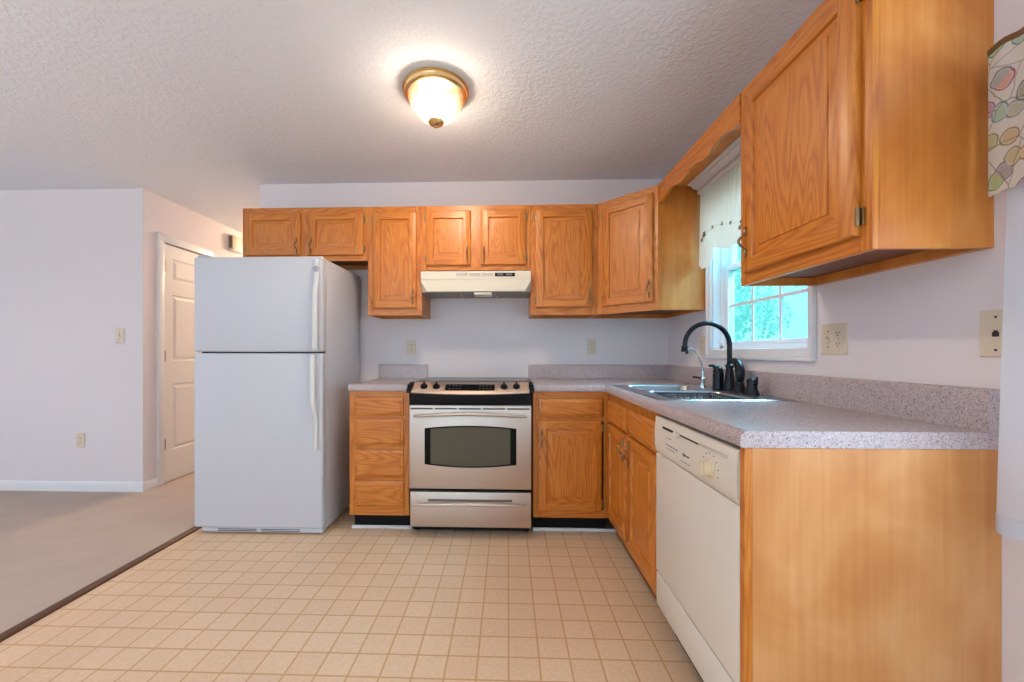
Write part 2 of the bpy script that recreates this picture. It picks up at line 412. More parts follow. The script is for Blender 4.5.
# ------------------------------------------------------------------ kitchen window
XG = .085
w1 = struct('window_1', MB().box(.045, .115, W1[0] - .0, W1[0] + .001 - .024, W1[2], W1[3]).box(.045, .115, W1[1], W1[1] + .023, W1[2], W1[3]).box(.045, .115, W1[1], W1[0], W1[2], W1[2] + .022).box(.045, .115, W1[1], W1[0], W1[3] - .022, W1[3]), TRIM)
mb = MB()
yo0, yo1, zo0, zo1 = -.624, -1.462, 1.117, 2.14
for a, b, c, d in ((yo0, W1[0] + .004, W1[2] + .002, zo1), (W1[1] - .004, yo1, W1[2] + .002, zo1), (yo0, yo1, zo0, W1[2] + .0015)):
    mb.box(-.014, 0, b, a, c, d, 0, .004)
for a, b, c, d in ((yo0 + .004, yo0 - .012, zo0 + .0165, zo1), (yo1 + .012, yo1 - .004, zo0 + .0165, zo1), (yo0 + .004, yo1 - .004, zo0 - .004, zo0 + .016)):
    mb.box(-.022, 0, b, a, c, d, 0, .004)
struct('casing', mb, TRIM, w1)
mb = MB().box(0, .046, W1[0] - .004, W1[0], W1[2], W1[3]).box(0, .046, W1[1], W1[1] + .004, W1[2], W1[3]).box(-.004, .046, W1[1], W1[0], W1[2] - .002, W1[2] + .006)
struct('jamb_liner', mb, TRIM, w1)
def sash(name, x, z0, z1, parent):
    ya, yb = W1[0] - .022, W1[1] + .022; t = .034
    mb = MB().box(x - .016, x + .016, ya - t, ya, z0, z1, 0, .003).box(x - .016, x + .016, yb, yb + t, z0, z1, 0, .003)
    mb.box(x - .0155, x + .0155, yb, ya, z0, z0 + t, 0, .003).box(x - .0155, x + .0155, yb, ya, z1 - t, z1, 0, .003)
    gy0, gy1 = ya - t, yb + t; gw = gy1 - gy0
    for k in (1, 2): mb.box(x - .006, x + .006, gy0 + gw * k / 3 - .008, gy0 + gw * k / 3 + .008, z0 + t, z1 - t)
    zm = (z0 + z1) / 2; mb.box(x - .0055, x + .0055, gy1, gy0, zm - .008, zm + .008)
    s = struct(name, mb, TRIM, parent)
    struct('pane', MB().box(x - .002, x + .002, gy1 - .004, gy0 + .004, z0 + t - .004, z1 - t + .004), PANE, s)
sash('lower_sash', .072, W1[2] + .012, 1.665, w1)
sash('upper_sash', .100, 1.635, W1[3] - .02, w1)
# side window beyond the counter (behind the sheer curtain)
w2 = struct('window_2', MB().box(.03, .11, W2[0] - .04, W2[0], W2[2], W2[3]).box(.03, .11, W2[1], W2[1] + .04, W2[2], W2[3]).box(.03, .11, W2[1], W2[0], W2[2], W2[2] + .04).box(.03, .11, W2[1], W2[0], W2[3] - .04, W2[3]).box(.05, .09, (W2[0] + W2[1]) / 2 - .02, (W2[0] + W2[1]) / 2 + .02, W2[2], W2[3]), TRIM)
struct('pane', MB().box(.068, .072, W2[1] + .03, W2[0] - .03, W2[2] + .03, W2[3] - .03), CLEAR, w2)
struct('casing', MB().box(-.018, 0, W2[0] - .0, W2[0] + .075, W2[2] - .075, W2[3] + .075, 0, .004).box(-.018, 0, W2[1] - .075, W2[1], W2[2] - .075, W2[3] + .075, 0, .004).box(-.0175, 0, W2[1], W2[0], W2[3], W2[3] + .075, 0, .004).box(-.0175, 0, W2[1], W2[0], W2[2] - .075, W2[2], 0, .004), TRIM, w2)
w3 = struct('added_rear_window', MB().box(-5, -4.94, YR - .09, YR - .02, .4, 2.4).box(-1.06, -1, YR - .09, YR - .02, .4, 2.4).box(-5, -1, YR - .09, YR - .02, .4, .46).box(-5, -1, YR - .09, YR - .02, 2.34, 2.4).box(-3.03, -2.97, YR - .09, YR - .02, .4, 2.4), TRIM)  # added window out of view, an opening for the rear fill light
struct('pane', MB().box(-4.95, -1.05, YR - .055, YR - .05, .45, 2.35), CLEAR, w3)

w4 = struct('added_living_window', MB().box(XL - .08, XL - .02, -3.8, -3.75, .7, 2.1).box(XL - .08, XL - .02, -1.65, -1.6, .7, 2.1).box(XL - .08, XL - .02, -3.8, -1.6, .7, .75).box(XL - .08, XL - .02, -3.8, -1.6, 2.05, 2.1).box(XL - .08, XL - .02, -2.72, -2.68, .7, 2.1), TRIM)  # added, unseen window made to let in the living-room fill light
struct('pane', MB().box(XL - .052, XL - .048, -3.76, -1.64, .74, 2.06), CLEAR, w4)

# ------------------------------------------------------------------ cabinets
def front_panel(mb, x0, x1, z0, z1, rings, fw, y0, mv, mh, center):
    """framed front facing -y; rings (inset, depth) outer edge, then frame, then inner rings"""
    def L(ins, dep): return [(x0 + ins, y0 - dep, z0 + ins), (x1 - ins, y0 - dep, z0 + ins), (x1 - ins, y0 - dep, z1 - ins), (x0 + ins, y0 - dep, z1 - ins)]
    def ring(a, b):
        A, B = L(*a), L(*b)
        for i in range(4):
            j = (i + 1) % 4; mb.poly([A[i], A[j], B[j], B[i]], mh if i in (0, 2) else mv)
    outer, inner = rings
    mb.poly([(x0, y0, z0), (x1, y0, z0), (x1, y0, z1), (x0, y0, z1)], mv)
    for a, b in zip(outer, outer[1:]): ring(a, b)
    e, T = outer[-1]
    if fw:
        y = y0 - T
        for a, b in ((x0 + e, x0 + fw), (x1 - fw, x1 - e)): mb.poly([(a, y, z0 + e), (b, y, z0 + e), (b, y, z1 - e), (a, y, z1 - e)], mv)
        for a, b in ((z0 + e, z0 + fw), (z1 - fw, z1 - e)): mb.poly([(x0 + fw, y, a), (x1 - fw, y, a), (x1 - fw, y, b), (x0 + fw, y, b)], mh)
        inner = [(fw, T)] + [(fw + a, T + b) for a, b in inner]
        for a, b in zip(inner, inner[1:]): ring(a, b)
        mb.poly(L(*inner[-1]), center)
    else: mb.poly(L(*outer[-1]), center)
DOOR_OUT = [(0, 0), (0, .013), (.002, .017), (.006, .019)]
DOOR_IN = [(.002, -.003), (.004, -.0105), (.009, -.011), (.036, -.0050), (.037, -.0016)]
DRAW_OUT = [(0, 0), (0, .010), (.003, .012), (.014, .013), (.018, .016), (.021, .019)]

def pull(parent, x, y, z, name='handle', length=.118):
    mb = MB(); h = length / 2
    for s in (-1, 1):
        prof = [(.0035, 0), (.0055, .006), (.0035, .011), (.006, .017), (.0075, .022), (.0045, .028), (.004, .031)]
        mb.tube([(x, y - .005, z + s * (h - d)) for r, d in prof], [r for r, d in prof], 8)
        mb.tube([(x, y, z + s * (h - .026)), (x, y - .009, z + s * (h - .029))], [.0070, .0055], 8)
    n = 13; a = .027
    mb.tube([(x, y - .007 - .023 * math.sin(PI * i / (n - 1)), z - a + 2 * a * i / (n - 1)) for i in range(n)],
            [.0032 + .0022 * math.sin(PI * i / (n - 1)) for i in range(n)], 8)
    return obj(name, mb, ABRASS, parent)
def hinge(parent, x, z, side):
    a, b = (x - .013, x - .001) if side < 0 else (x + .001, x + .013)
    mb = MB().box(a, b, -.006, -.0003, z - .022, z + .022, 0, .001)
    mb.tube([(x + side * .003, -.012, z - .026), (x + side * .003, -.012, z - .018), (x + side * .003, -.012, z + .018), (x + side * .003, -.012, z + .026)], [.003, .005, .005, .003], 8)
    return obj('hinge', mb, ABRASS, parent)
def door(parent, x0, x1, z0, z1, hside, hz, label=None):
    """hside: side of the pull (-1 left, 1 right); hinges opposite"""
    mb = MB(); front_panel(mb, x0, x1, z0, z1, (DOOR_OUT, DOOR_IN), .052, -.0004, 0, 1, 0)
    d = obj('door', mb, [OZ, OX], parent, merge=True)
    pull(d, (x1 - .022) if hside > 0 else (x0 + .022), -.0190, hz)
    hx = x0 if hside > 0 else x1
    for z in (z0 + .05, z1 - .05): hinge(d, hx, z, -hside)
    return d
def drawer(parent, x0, x1, z0, z1, name='drawer'):
    mb = MB(); front_panel(mb, x0, x1, z0, z1, (DRAW_OUT, []), 0, -.0004, 0, 0, 0)
    return obj(name, mb, [OX], parent, merge=True)
def cabinet(name, label, loc, rz, w, h, depth, rails, mids=(), toe=0, upper=True, group=None, sides=VENEER, sl=.040, sr=.040):
    """front of the face frame at local y=0, x 0..w, z 0..h; rails: (z0,z1)"""
    c = thing(name, label, 'cabinet', loc, rz, group)
    e = .0006; f = .019
    mb = MB()
    mb.box(e, .014, f, depth, toe, h).box(w - .014, w - e, f, depth, toe, h)
    if upper: mb.box(.014, w - .014, f, depth, h - .014, h)
    mb.box(.014, w - .014, depth - .008, depth, toe, h - (.014 if upper else .0))
    zb = toe + (.03 if upper else 0)
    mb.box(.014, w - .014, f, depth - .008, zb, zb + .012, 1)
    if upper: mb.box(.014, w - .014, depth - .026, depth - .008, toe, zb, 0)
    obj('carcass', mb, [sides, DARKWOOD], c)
    mb = MB()
    mb.box(e, sl, 0, f, toe, h, 0, .001, 1).box(w - sr, w - e, 0, f, toe, h, 0, .001, 1)
    for a, b in rails: mb.box(sl, w - sr, .0004, f, a, b, 1)
    for a, b, z0, z1 in mids: mb.box(a, b, .0002, f, z0, z1, 0)
    obj('face_frame', mb, [OZ, OX], c)
    if toe:
        mb = MB().box(.004, w - .004, .075, .087, 0, toe - .0005)
        obj('toe_kick', mb, BLKMAT, c)
    return c
ZU, ZT = 1.416, 2.195
GU = 'oak wall cabinets on the back wall'
# over the fridge
x0, w_, z0 = -3.163, .920, 1.810
c = cabinet('wall_cabinet', 'short two-door oak wall cabinet directly above the white refrigerator', (x0, -.305, z0), 0, w_, ZT - z0, .3045, [(0, .045), (ZT - z0 - .05, ZT - z0)], [(.425, .500, .04, .34)], group=GU)
door(c, .032, .432, .037, .344, 1, .105); door(c, .493, .889, .036, .343, -1, .105)
# narrow single
x0, w_, z0 = -2.243, .390, ZU
c = cabinet('wall_cabinet', 'narrow single-door oak wall cabinet between refrigerator and range hood', (x0, -.305, z0), 0, w_, ZT - z0, .3045, [(0, .06), (ZT - z0 - .05, ZT - z0)], group=GU)
door(c, .040, .351, .050, .735, 1, .135)
# above hood
x0, w_, z0 = -1.853, .774, 1.7355
c = cabinet('wall_cabinet', 'short two-door oak wall cabinet directly above the cream range hood', (x0, -.305, z0), 0, w_, ZT - z0, .3045, [(0, .04), (ZT - z0 - .05, ZT - z0)], [(.34, .43, .03, .42)], group=GU)
door(c, .033, .350, .033, .420, 1, .105); door(c, .421, .737, .034, .423, -1, .105)
# right of hood
x0, w_, z0 = -1.079, .4685, ZU
c = cabinet('wall_cabinet', 'tall single-door oak wall cabinet on back wall just right of range hood', (x0, -.305, z0), 0, w_, ZT - z0, .3045, [(0, .06), (ZT - z0 - .05, ZT - z0)], group=GU)
door(c, .036, .430, .052, .739, 1, .135)
# diagonal corner cabinet
c = thing('corner_wall_cabinet', 'diagonal oak corner wall cabinet facing out between back wall and window', 'cabinet', (-.61, -.305, ZU), -PI / 4, GU)
wd = .4313; h = ZT - ZU
foot = [(-.6095, -.0005), (-.6095, -.2785), (-.2785, -.6095), (-.0005, -.6095), (-.0005, -.0005)]
footi = [(-.596, -.013), (-.596, -.270), (-.270, -.596), (-.013, -.596), (-.013, -.013)]
mb = MB()
for i in range(5):
    j = (i + 1) % 5
    if i == 1: continue
    a, b, p, q = foot[i], foot[j], footi[i], footi[j]
    mb.loft([[(a[0], a[1], z), (b[0], b[1], z), (q[0], q[1], z), (p[0], p[1], z)] for z in (ZU, ZT)], 0)
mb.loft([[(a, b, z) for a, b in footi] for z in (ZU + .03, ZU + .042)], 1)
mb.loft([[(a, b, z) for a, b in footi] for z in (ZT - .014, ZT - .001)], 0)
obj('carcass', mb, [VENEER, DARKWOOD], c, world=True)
mb = MB()
def mitred(a0, a1, b0, b1, z0, z1, m): mb.loft([[(a0, 0, z), (a1, 0, z), (b1, .019, z), (b0, .019, z)] for z in (z0, z1)], m)
mitred(.0006, .052, -.0176, .052, 0, h, 0); mitred(wd - .036, wd - .0006, wd - .036, wd + .0176, 0, h, 0)
mb.box(.052, wd - .036, .0004, .019, 0, .06, 1).box(.052, wd - .036, .0004, .019, h - .05, h, 1)
obj('face_frame', mb, [OZ, OX], c)
door(c, .046, .404, .052, .735, 1, .135)
# cabinet on the right wall
y0, w_ = -1.468, .569
c = cabinet('wall_cabinet', 'large oak wall cabinet on right wall beside the window, nearest the camera', (-.301, y0, ZU), -PI / 2, w_, ZT - ZU, .3005, [(0, .06), (ZT - ZU - .05, ZT - ZU)], group=None)
door(c, .046, .536, .043, .736, -1, .160)

# scalloped valance board bridging the window
def scal(y): return 2.087 + .013 * math.cos(2 * PI * (y + .80) / .26)
c = thing('valance_board', 'scalloped oak valance board bridging the two cabinets above the sink window', 'valance', (-.305, -.612, 2.07))
n = 60; ya, yb = -.612, -1.4665
mb = MB(); loops = []
for i in range(n + 1):
    y = ya + (yb - ya) * i / n; z = scal(y)
    loops.append([(-.305, y, z), (-.288, y, z), (-.288, y, ZT), (-.305, y, ZT)])
mb.loft(loops); obj('board', mb, OY, c, world=True)
obj('top_panel', MB().box(-.2875, -.001, yb, ya, ZT - .012, ZT), VENEER, c, world=True)

# base cabinets
ZB, TOE = .904, .113
x0, w_ = -2.252, .386
c = cabinet('base_cabinet', 'narrow oak base cabinet with four drawers between refrigerator and range', (x0, -.61, 0), 0, w_, ZB, .605, [(TOE, .165), (.33, .36), (.53, .556), (.725, .75), (.862, ZB)], toe=TOE, upper=False)
for a, b in ((.162, .335), (.355, .530), (.557, .728), (.749, .865)): drawer(c, .036, .350, a, b)
x0, w_ = -1.083, .472
c = cabinet('base_cabinet', 'oak base cabinet with one drawer and one door right of the range', (x0, -.61, 0), 0, w_, ZB, .605, [(TOE, .165), (.72, .75), (.858, ZB)], toe=TOE, upper=False, sr=.03)
drawer(c, .036, .433, .746, .861); door(c, .031, .427, .160, .725, -1, .615)
y0, w_ = -.6115, .845
c = cabinet('base_cabinet', 'oak sink base cabinet with two false drawers over two doors under the window', (-.61, y0, 0), -PI / 2, w_, ZB, .585, [(TOE, .17), (.72, .74), (.85, ZB)], [(.385, .445, .16, .86)], toe=TOE, upper=False)
drawer(c, .022, .398, .730, .857, 'false_drawer'); drawer(c, .438, .808, .730, .856, 'false_drawer')
door(c, .034, .398, .165, .718, 1, .635); door(c, .446, .830, .163, .718, -1, .635)

# end panel beside the dishwasher
c = thing('end_panel', 'tall pale birch end panel closing the counter run beside the dishwasher', 'panel', (-.32, -2.05, 0))
obj('panel', MB().box(-.613, -.0008, -2.052, -2.034, 0, ZB), ENDVEN, c, world=True)
obj('edge_stile', MB().box(-.634, -.6134, -2.053, -2.0335, 0, ZB, 0, .001, 1), OZ, c, world=True)

# ------------------------------------------------------------------ countertops
ZC0, ZC1 = .9055, .948
def bull(front):   # profile (d, z) from back (0) to the front edge, rounded nose
    r = .020; P = [(0, ZC0), (front - .006, ZC0)]
    for i in range(3): P.append((front - .006 + .006 * math.sin(i * PI / 4), ZC0 + .006 - .006 * math.cos(i * PI / 4)))
    for i in range(7): P.append((front - r + r * math.cos(i * PI / 12), ZC1 - r + r * math.sin(i * PI / 12)))
    P.append((0, ZC1)); return P
def splash(d): # backsplash section depth d with eased top front edge
    return [(0, ZC1 + .0002), (d, ZC1 + .0002), (d, 1.047), (d - .002, 1.053), (d - .006, 1.056), (0, 1.056)]
c = thing('countertop', 'short speckled grey countertop over the drawer cabinet beside the refrigerator', 'countertop', (-2.06, -.3, ZC0))
obj('worktop', MB().prism([(-d, z) for d, z in bull(.635)], 'x', -2.252, -1.874), LAM, c, world=True)
obj('backsplash', MB().prism([(-d - .0006, z) for d, z in splash(.019)], 'x', -2.262, -1.874), LAM, c, world=True)
c = thing('countertop', 'long L-shaped speckled grey countertop running from range past sink to end panel', 'countertop', (-.32, -1.0, ZC0))
SX0, SX1, SY0, SY1 = -.575, -.065, -1.390, -.680     # sink cut-out
mb = MB()
mb.prism([(-d, z) for d, z in bull(.635)], 'x', -1.080, -.635)
mb.box(-.635, -.0006, -.635, -.0006, ZC0, ZC1)
pr = [(x, z) for x, z in [(-d, z) for d, z in bull(.645)] if True]
pr[0] = (SX0, ZC0); pr[-1] = (SX0, ZC1)
mb.prism(pr, 'y', -2.055, -.635)
mb.box(SX0, SX1, SY1, -.635, ZC0, ZC1).box(SX0, SX1, -2.055, SY0, ZC0, ZC1).box(SX1, -.0006, -2.055, -.635, ZC0, ZC1)
obj('worktop', mb, LAM, c, world=True)
mb = MB().prism([(-d - .0006, z) for d, z in splash(.019)], 'x', -1.080, -.0006)
mb.prism([(-d - .0006, z) for d, z in splash(.019)], 'y', -1.02, -.0196)
obj('backsplash', mb, LAM, c, world=True)
mb = MB().prism([(-d - .0006, z) for d, z in splash(.036)], 'y', -2.055, -1.021)
obj('backsplash', mb, LAM, c, world=True)

# ------------------------------------------------------------------ sink and taps
ZS = ZC1 + .0008
c = thing('kitchen_sink', 'double-bowl stainless steel drop-in sink below the window', 'sink', (-.32, -1.035, ZS))
mb = MB()
bowls = [(-.355, -.850, .185, .150), (-.355, -1.215, .185, .165)]
halves = [(-.32, -.848, .280, .186), (-.32, -1.223, .280, .189)]
for (bx, by, hx, hy), (ox, oy, ohx, ohy) in zip(bowls, halves):
    O = rrect(ox, oy, ohx, ohy, .004, ZS + .003); I = rrect(bx, by, hx, hy, .05, ZS + .003)
    mb.loft([O, I, rrect(bx, by, hx - .004, hy - .004, .048, ZS - .003), rrect(bx, by, hx - .010, hy - .010, .046, ZS - .12), rrect(bx, by, hx - .03, hy - .03, .04, ZS - .165), rrect(bx, by, .04, .04, .039, ZS - .172)], 0, cap0=False)
mb.loft([rrect(-.32, -1.036, .2805, .3765, .01, ZS + .003), rrect(-.32, -1.036, .285, .381, .012, ZS + .0002)], 0, cap0=False, cap1=False)
obj('basin', mb, SINKST, c, world=True)
for (bx, by, hx, hy) in bowls:
    obj('drain', MB().lathe([(.0405, ZS - .1715), (.0405, ZS - .1695), (.030, ZS - .1695), (.012, ZS - .171), (.001, ZS - .171)], (bx, by, 0), 20), CHROME, c, world=True)
# wire rack standing in the near bowl
bx, by, hx, hy = bowls[1]; mb = MB(); zz = ZS - .005
for k in range(15):
    y = by - .13 + .26 * k / 14
    mb.tube([(bx - .145, y, zz), (bx - .140, y, zz - .10), (bx - .12, y, zz - .128), (bx + .12, y, zz - .128), (bx + .140, y, zz - .10), (bx + .145, y, zz)], .0032, 6)
for q in (zz, zz - .06): 
    L = [(bx - .147, by - .136, q), (bx + .147, by - .136, q), (bx + .147, by + .136, q), (bx - .147, by + .136, q), (bx - .147, by - .136, q)]
    for a, b in zip(L, L[1:]): mb.tube([a, b], .0042, 6)
for k in range(9):
    x = bx - .13 + .26 * k / 8; mb.tube([(x, by - .136, zz), (x, by - .13, zz - .128), (x, by + .13, zz - .128), (x, by + .136, zz)], .0028, 6)
# feet down to the bowl floor
for sx in (-1, 1):
    for sy in (-1, 1): mb.tube([(bx + sx * .11, by + sy * .09, zz - .128), (bx + sx * .11, by + sy * .09, ZS - .1665)], .006, 6)
dr = obj('dish_rack', mb, plain('dark_coated_wire', (.03, .04, .06), .4)); tag(dr, 'dark wire dish rack standing inside the near bowl of the sink', 'dish rack')
ZF = ZS + .0034
# gooseneck faucet
fx, fy = -.085, -1.00
c = thing('faucet', 'tall dark bronze gooseneck kitchen faucet behind the sink', 'faucet', (fx, fy, ZF))
obj('body', MB().lathe([(.028, 0), (.030, .004), (.029, .012), (.025, .05), (.019, .095), (.017, .118), (.021, .122), (.021, .132), (.015, .137), (.013, .145)], (0, 0, 0), 20), BRONZE, c)
R = .117; zt = .233
pts = [(0, 0, .13), (0, 0, .18), (0, 0, zt)] + [(-R + R * math.cos(a), -.01 * a / PI, zt + R * math.sin(a)) for a in [PI * i / 16 for i in range(1, 17)]] + [(-2 * R - .001, -.01, zt - .006)]
obj('spout', MB().tube(pts, .0125, 14), BRONZE, c)
obj('aerator', MB().lathe([(.0125, 0), (.017, -.004), (.017, -.012), (.014, -.016), (.018, -.022), (.018, -.030), (.012, -.032)], (-2 * R - .001, -.01, zt - .001), 16), BRONZE, c)
# soap dispenser
c = thing('soap_dispenser', 'dark bronze soap dispenser with curved nozzle left of the gooseneck faucet', 'soap dispenser', (-.105, -.928, ZF))
obj('bottle', MB().lathe([(.028, 0), (.030, .004), (.029, .010), (.0265, .05), (.028, .078), (.0265, .086)], (0, 0, 0), 20), BRONZE, c)
mb = MB().lathe([(.0265, .087), (.0275, .092), (.025, .106), (.017, .120), (.008, .126), (.001, .127)], (0, 0, 0), 18)
mb.tube([(0.008, 0, .108), (-.010, .004, .120), (-.024, .007, .126), (-.038, .010, .127), (-.046, .011, .124)], [.014, .012, .009, .007, .005], 10)
obj('pump_nozzle', mb, BRONZE, c)
# side sprayer
c = thing('side_sprayer', 'dark bronze side sprayer with arched head right of the gooseneck faucet', 'sprayer', (-.105, -1.125, ZF))
obj('holder', MB().lathe([(.030, 0), (.031, .005), (.028, .012), (.022, .030), (.020, .040), (.023, .044), (.022, .052)], (0, 0, 0), 20), BRONZE, c)
mb = MB().lathe([(.016, .0525), (.019, .060), (.021, .080), (.022, .10)], (0, 0, 0), 16)
mb.tube([(0, 0, .088), (0.001, .002, .112), (.002, .014, .136), (.004, .036, .152), (.006, .058, .156), (.007, .072, .157)], [.022, .022, .020, .017, .0155, .015], 14)
obj('spray_head', mb, BRONZE, c)
# lever valve
c = thing('faucet_lever', 'dark bronze faucet lever valve with upright handle, rightmost fitting on the sink', 'faucet handle', (-.105, -1.218, ZF))
obj('valve_base', MB().lathe([(.031, 0), (.032, .005), (.029, .012), (.023, .030), (.024, .036), (.021, .044), (.023, .060), (.020, .072), (.010, .080), (.001, .081)], (0, 0, 0), 20), BRONZE, c)
obj('lever', MB().tube([(.0, -.014, .046), (.003, -.026, .050), (.004, -.031, .065), (.004, -.033, .086)], [.010, .008, .006, .0045], 10), BRONZE, c)
# filter tap
c = thing('filter_tap', 'small slim chrome filtered water tap at the far end of the sink', 'tap', (-.105, -.765, ZF))
obj('base', MB().lathe([(.024, 0), (.024, .006), (.014, .010), (.013, .040), (.015, .044), (.012, .052), (.008, .056)], (0, 0, 0), 18), CHROME, c)
obj('spout', MB().tube([(0, 0, .05), (0, 0, .10), (-.012, -.002, .14), (-.034, -.006, .18), (-.058, -.010, .213), (-.074, -.012, .223), (-.090, -.014, .220), (-.100, -.016, .205)], [.006, .006, .0055, .005, .005, .005, .005, .006], 10), CHROME, c)
obj('tip', MB().lathe([(.006, 0), (.008, -.004), (.008, -.014), (.005, -.016)], (-.1005, -.016, .205), 12), BRONZE, c)
obj('lever', MB().tube([(-.008, 0, .045), (-.03, .004, .053), (-.056, .008, .055)], [.006, .005, .006], 8), BRONZE, c)

# ------------------------------------------------------------------ range
c = thing('range', 'stainless steel slide-in electric range with black glass cooktop', 'stove', (-1.474, -.35, 0))
xl, xr = -1.8555, -1.0925; yf = -.640
mb = MB().box(xl + .004, xr - .004, -.616, -.03, .045, .9045, 0, .003).box(xl + .01, xr - .01, -.63, -.612, .05, .90).box(xl + .012, xr - .012, -.60, -.57, .022, .05)  # lowest black box stands in for the shadow line beneath the drawer
obj('body', mb, BLACK, c, world=True)
for x in (xl + .03, xr - .03):
    for y in (-.54, -.10): obj('foot', MB().lathe([(.020, 0), (.020, .012), (.012, .016), (.012, .046)], (x, y, .0002), 14), BLACK, c, world=True)
mb = MB().box(xl - .012, xr + .012, -.560, -.026, .9495, .957, 0, .003)
mb.box(xl + .005, xr - .005, -.55, -.03, .905, .9495)
cook = obj('cooktop', mb, BLKGL, c, world=True)
# bowed control panel, black apron
N = 24
def bow(t): return 1 - (2 * t - 1) ** 2
mb = MB(); cap = MB(); apron = MB(); L1 = []; L2 = []; L3 = []
for i in range(N + 1):
    t = i / N; x = xl + .016 + (xr - xl - .032) * t; b = bow(t)
    yb_, zb_ = -.672 - .020 * b, .905 - .008 * b
    L1.append([(x, -.562, .9475), (x, -.566, .9590), (x, -.574, .9600), (x, yb_ + .004, zb_ + .004), (x, yb_, zb_ - .002), (x, yb_ + .004, zb_ - .006), (x, -.60, .9065)])
    xa = xl + .003 + (xr - xl - .006) * t
    L2.append([(xa, -.617, .8985), (xa, -.662 - .016 * b, .8980 - .006 * b), (xa, -.664 - .016 * b, .880), (xa, -.648 - .018 * b, .845), (xa, -.650 - .006 * b, .826), (xa, -.631, .826)])
mb.loft(L1); cp = obj('control_panel', mb, STEEL, c, world=True)
apron.loft(L2); obj('apron', apron, BLACK, c, world=True)
for s in (-1, 1):
    xx = xl if s < 0 else xr; o = -s
    x_in = xx + o * .015; x_out = xx + s * .016 if False else xx - o * .014
    mb = MB().prism([(-.560, .9495), (-.560, .961), (-.575, .962), (-.668, .918), (-.672, .905), (-.664, .899), (-.636, .899), (-.636, .9495)], 'x', min(x_in, x_out), max(x_in, x_out))
    obj('end_cap', mb, BLACK, c, world=True)
# knobs on the slope
nrm = Vector((0, -(.960 - .905), .100)).normalized()   # outward normal of slope
nrm = Vector((0, -.46, .89)).normalized()
def slope(x, s):  # s 0 top .. 1 bottom
    t = (x - xl - .016) / (xr - xl - .032); b = bow(max(0, min(1, t)))
    y1, z1 = -.668 - .020 * b, .909 - .008 * b
    return Vector((x, -.574 + (y1 + .574) * s, .960 + (z1 - .960) * s))
for x in (-1.768, -1.689, -1.264, -1.186):
    p = slope(x, .52) + nrm * .0004
    mb = MB().lathe([(.022, 0), (.023, .004), (.021, .012), (.018, .016), (.001, .017)], p, 20, axis=nrm)
    q = p + nrm * .016; u = Vector((0, -.89, -.46)).normalized()
    a, b_ = q - u * .022, q + u * .022
    mb.tube([a + nrm * .001, a + nrm * .008, b_ + nrm * .008, b_ + nrm * .001], [.004, .006, .006, .004], 8)
    obj('knob', mb, BLACK, c, world=True)
mb = MB(); A = []; B = []
for i in range(9):
    x = -1.632 + .310 * i / 8
    A.append([slope(x, .22) + nrm * .0008, slope(x, .78) + nrm * .0008, slope(x, .78) + nrm * -.003, slope(x, .22) + nrm * -.003])
mb.loft(A); dsp = obj('display', mb, BLKGL, cp, world=True)
for gx in (-1.612, -1.590, -1.568, -1.546, -1.420, -1.398, -1.376, -1.354):
    for s_ in (.36, .62):
        p = slope(gx, s_) + nrm * .0009; q = slope(gx + .011, s_) + nrm * .0009; v = Vector((0, .0015, .0008))
        obj('button', MB().loft([[p - v, q - v, q + v, p + v], [p - v + nrm * .0004, q - v + nrm * .0004, q + v + nrm * .0004, p + v + nrm * .0004]]), plain('pale_button_print', srgb(150, 146, 142), .5), dsp, world=True)
# oven door with bowed window
yd = -.664
mb = MB().box(xl + .003, xr - .003, yd, -.632, .304, .822, 0, .004)
od = obj('oven_door', mb, STEEL, c, world=True)
wx0, wx1 = -1.757, -1.187
def winloop(y, ins, lift=0):
    L = []
    for i in range(17):
        t = i / 16; x = wx0 + ins + (wx1 - wx0 - 2 * ins) * t; L.append((x, y, .456 + ins * .6 - .020 * bow(t)))
    for i in range(17):
        t = 1 - i / 16; x = wx0 + ins + (wx1 - wx0 - 2 * ins) * t; L.append((x, y, .680 - ins * .6 + .017 * bow(t)))
    return L
obj('window_frame', MB().loft([winloop(yd - .0002, 0), winloop(yd - .0025, .002)]), BLKGL, od, world=True)
def innerloop(y):
    L = []
    for i in range(13):
        t = i / 12; x = wx0 + .038 + (wx1 - wx0 - .076) * t; L.append((x, y, .462 - .016 * bow(t)))
    for i in range(13):
        t = 1 - i / 12; x = wx0 + .038 + (wx1 - wx0 - .076) * t; L.append((x, y, .676 + .012 * bow(t)))
    return L
obj('window_glass', MB().loft([innerloop(yd - .0026), innerloop(yd - .0032)]), OVENGL, od, world=True)
mb = MB()
for k in range(5):
    a = xl + .012 + k * .1495; mb.box(a, a + .138, yd - .0006, yd + .002, .797, .806)
obj('vent_slots', mb, plain('dark_vent_slot', srgb(72, 58, 52), .5), od, world=True)
def barhandle(z, zc, parent, yy):
    mb = MB(); xa, xb = xl + .030, xr - .030; pts = []
    for i in range(21):
        t = i / 20; pts.append((xa + (xb - xa) * t, yy - .010 - .030 * bow(t) ** .6, z + (zc - z) * bow(t)))
    mb.tube(pts, [.006 + .005 * bow(i / 20) ** .5 for i in range(21)], 12)
    for x, dx in ((xa, .012), (xb, -.012)): mb.tube([(x + dx, yy + .001, z), (x + dx, yy - .014, z)], [.010, .008], 10)
    return obj('handle', mb, STEEL, parent, world=True)
barhandle(.756, .774, od, yd)
dw = obj('storage_drawer', MB().box(xl + .008, xr - .004, yd + .002, -.632, .066, .284, 0, .004), STEEL, c, world=True)
obj('finger_recess', MB().box(xl + .12, xr - .12, yd + .0012, yd + .004, .226, .240), plain('recess_grey', srgb(110, 98, 92), .5), dw, world=True)
barhandle(.208, .222, dw, yd + .002)

